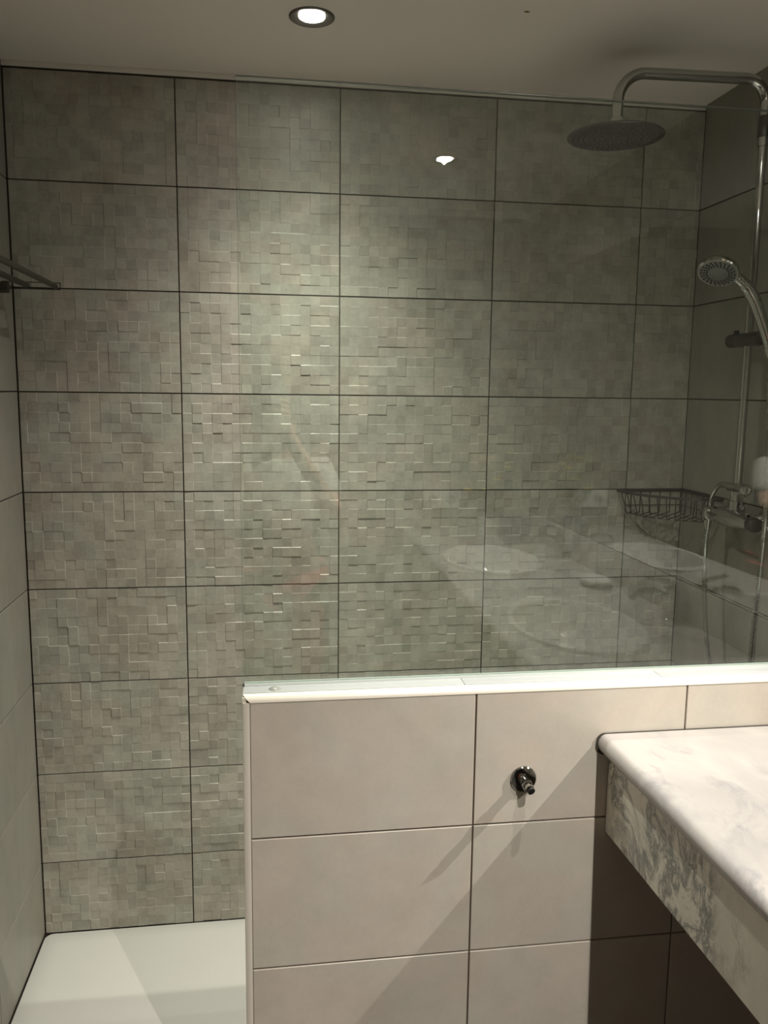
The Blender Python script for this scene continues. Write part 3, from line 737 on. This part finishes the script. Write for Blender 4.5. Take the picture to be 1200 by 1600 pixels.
# ------------------------------------------------------------------ the person taking the photograph (seen in the glass)
M_skin = plain('skin', (0.55, 0.34, 0.25), 0.5); M_shirt = plain('pale_shirt', (0.62, 0.62, 0.55), 0.85, noise=0.05, scale=12)
M_red = plain('red_cloth', (0.42, 0.05, 0.04), 0.85); M_hair = plain('dark_hair', (0.05, 0.035, 0.025), 0.6); M_shoe = plain('dark_shoe', (0.03, 0.03, 0.035), 0.6)
def skin(name, V, E, R_, m, parent, root=0, sub=2):
    me = bpy.data.meshes.new(name); me.from_pydata([Vector(v) for v in V], E, [])
    o = bpy.data.objects.new(name, me); COL.objects.link(o); me.materials.append(m)
    md = o.modifiers.new('skin', 'SKIN'); md.use_smooth_shade = True
    for i, d in enumerate(me.skin_vertices[0].data):
        r = R_[i]; d.radius = r if isinstance(r, tuple) else (r, r); d.use_root = (i == root)
    sb = o.modifiers.new('sub', 'SUBSURF'); sb.levels = sb.render_levels = sub
    dg = bpy.context.evaluated_depsgraph_get(); m2 = bpy.data.meshes.new_from_object(o.evaluated_get(dg))
    o.modifiers.clear(); o.data = m2; m2.name = name
    o.parent = parent; return o
FZ = -0.045; PX, PY = 0.665, -2.53
pe = empty('person', (PX, PY, FZ)); thing(pe, 'person in pale shirt and red trousers holding up a phone before the glass', 'person')
V = []; Ed = []; Rd = []
def bone(p, r, par):
    V.append(p); Rd.append(r)
    if par is not None: Ed.append((par, len(V)-1))
    return len(V)-1
pel = bone((PX, PY, 0.80), (0.13, 0.10), None); wa = bone((PX, PY, 0.96), (0.115, 0.09), pel)
ch = bone((PX, PY, 1.12), (0.14, 0.10), wa); nb = bone((PX, PY+0.005, 1.20), (0.060, 0.055), ch); nk = bone((PX, PY+0.015, 1.255), (0.045, 0.045), nb)
sk1 = bone((PX, PY+0.03, 1.30), (0.060, 0.065), nk); sk2 = bone((PX, PY+0.03, 1.385), (0.072, 0.088), sk1); sk3 = bone((PX, PY+0.025, 1.445), (0.050, 0.06), sk2)
hands = []
for s_ in (-1, 1):
    sh_ = bone((PX+s_*0.155, PY, 1.165), 0.05, ch); el = bone((PX+s_*0.20, PY+0.10, 0.985 if s_ < 0 else 1.00), 0.038, sh_)
    wx = 0.600 + s_*0.065; wr_ = bone((wx+s_*0.01, PY+0.285, 1.325), 0.026, el); pm = bone((wx-s_*0.004, PY+0.318, 1.375), (0.032, 0.016), wr_)
    hands.append((s_, V[pm]))
    for fi, (dx, dz, ln) in enumerate(((0.0, 0.052, 1.0), (0.0, 0.036, 1.06), (0.0, 0.019, 1.0), (0.0, 0.003, 0.82))):
        b0 = bone((wx+s_*0.016, PY+0.325, 1.375+dz), 0.0085, pm); b1 = bone((wx+s_*0.008, PY+0.350, 1.378+dz), 0.0080, b0)
        bone((wx-s_*0.018*ln, PY+0.3595, 1.380+dz), 0.0070, b1)
    t0 = bone((wx-s_*0.012, PY+0.322, 1.380), 0.0095, pm); bone((wx-s_*0.028, PY+0.328, 1.405), 0.0085, t0)
    hp_ = bone((PX+s_*0.085, PY, 0.73), 0.080, pel); kn = bone((PX+s_*0.09, PY+0.015, 0.40), 0.050, hp_)
    an = bone((PX+s_*0.095, PY-0.01, 0.04), 0.032, kn); bone((PX+s_*0.11, PY+0.10, -0.005), 0.030, an)
bd = skin('body', V, Ed, Rd, M_skin, pe)
# face
for s_ in (-1, 1):
    lathe('eye', [(0, 0.011), (0.007, 0.009), (0.011, 0.0), (0.007, -0.009), (0, -0.011)], M_china, pe, 12, (PX+s_*0.030, PY+0.105, 1.372), axis=(0, 1, 0))
    lathe('ear', [(0, 0.008), (0.014, 0.006), (0.018, 0), (0.012, -0.006), (0, -0.008)], M_skin, pe, 12, (PX+s_*0.073, PY+0.03, 1.362), axis=(1, 0, 0), scale=(0.8, 1.5, 1))
tube('nose', [(PX, PY+0.108, 1.378), (PX, PY+0.122, 1.350), (PX, PY+0.110, 1.336)], [0.007, 0.011, 0.008], M_skin, pe, 10)
tube('mouth', [(PX-0.022, PY+0.094, 1.308), (PX, PY+0.102, 1.306), (PX+0.022, PY+0.094, 1.308)], [0.003, 0.006, 0.003], M_red, pe, 8)
lathe('hair', [(0, 0.125), (0.045, 0.115), (0.078, 0.075), (0.088, 0.02), (0.082, -0.035), (0.070, -0.045), (0.060, -0.03), (0.0, -0.02)], M_hair, pe, 28, (PX, PY+0.012, 1.372), axis=(0, -0.45, 1), scale=(1, 1.12, 1))
# clothes
SV = []; SE = []; SR = []
def sb_(p, r, par):
    SV.append(p); SR.append(r)
    if par is not None: SE.append((par, len(SV)-1))
    return len(SV)-1
a0 = sb_((PX, PY, 0.845), (0.155, 0.125), None); a1 = sb_((PX, PY, 0.98), (0.14, 0.115), a0); a2 = sb_((PX, PY, 1.12), (0.155, 0.118), a1); sb_((PX, PY+0.005, 1.195), (0.080, 0.075), a2)
for s_ in (-1, 1):
    b = sb_((PX+s_*0.155, PY, 1.165), 0.064, a2); sb_((PX+s_*0.188, PY+0.07, 1.05), 0.056, b)
skin('shirt', SV, SE, SR, M_shirt, pe)
TV = [(PX, PY, 0.80)]; TE = []; TR = [(0.145, 0.115)]
for s_ in (-1, 1):
    for p, r in (((PX+s_*0.088, PY, 0.72), 0.094), ((PX+s_*0.092, PY+0.015, 0.40), 0.068), ((PX+s_*0.096, PY-0.005, 0.07), 0.058)):
        TV.append(p); TR.append(r); TE.append((0 if len(TV) in (2, 5) else len(TV)-2, len(TV)-1))
skin('trousers', TV, TE, TR, M_red, pe)
for s_ in (-1, 1):
    lathe('shoe', [(0, -0.02), (0.75, -0.02), (1.0, -0.012), (1.0, 0.0), (0.8, 0.035), (0.4, 0.06), (0, 0.066)], M_shoe, pe, 24, (PX+s_*0.105, PY+0.045, FZ+0.0205), scale=(0.050, 0.13, 1))
reloc(pe)
ph = empty('mobile_phone', (0.600, -2.190, 1.39)); thing(ph, 'dark mobile phone held up in both hands facing the shower', 'phone')
box('case', 0.5640, 0.6360, -2.1935, -2.1855, 1.345, 1.489, M_black, ph, bevel=0.003)
reloc(ph)
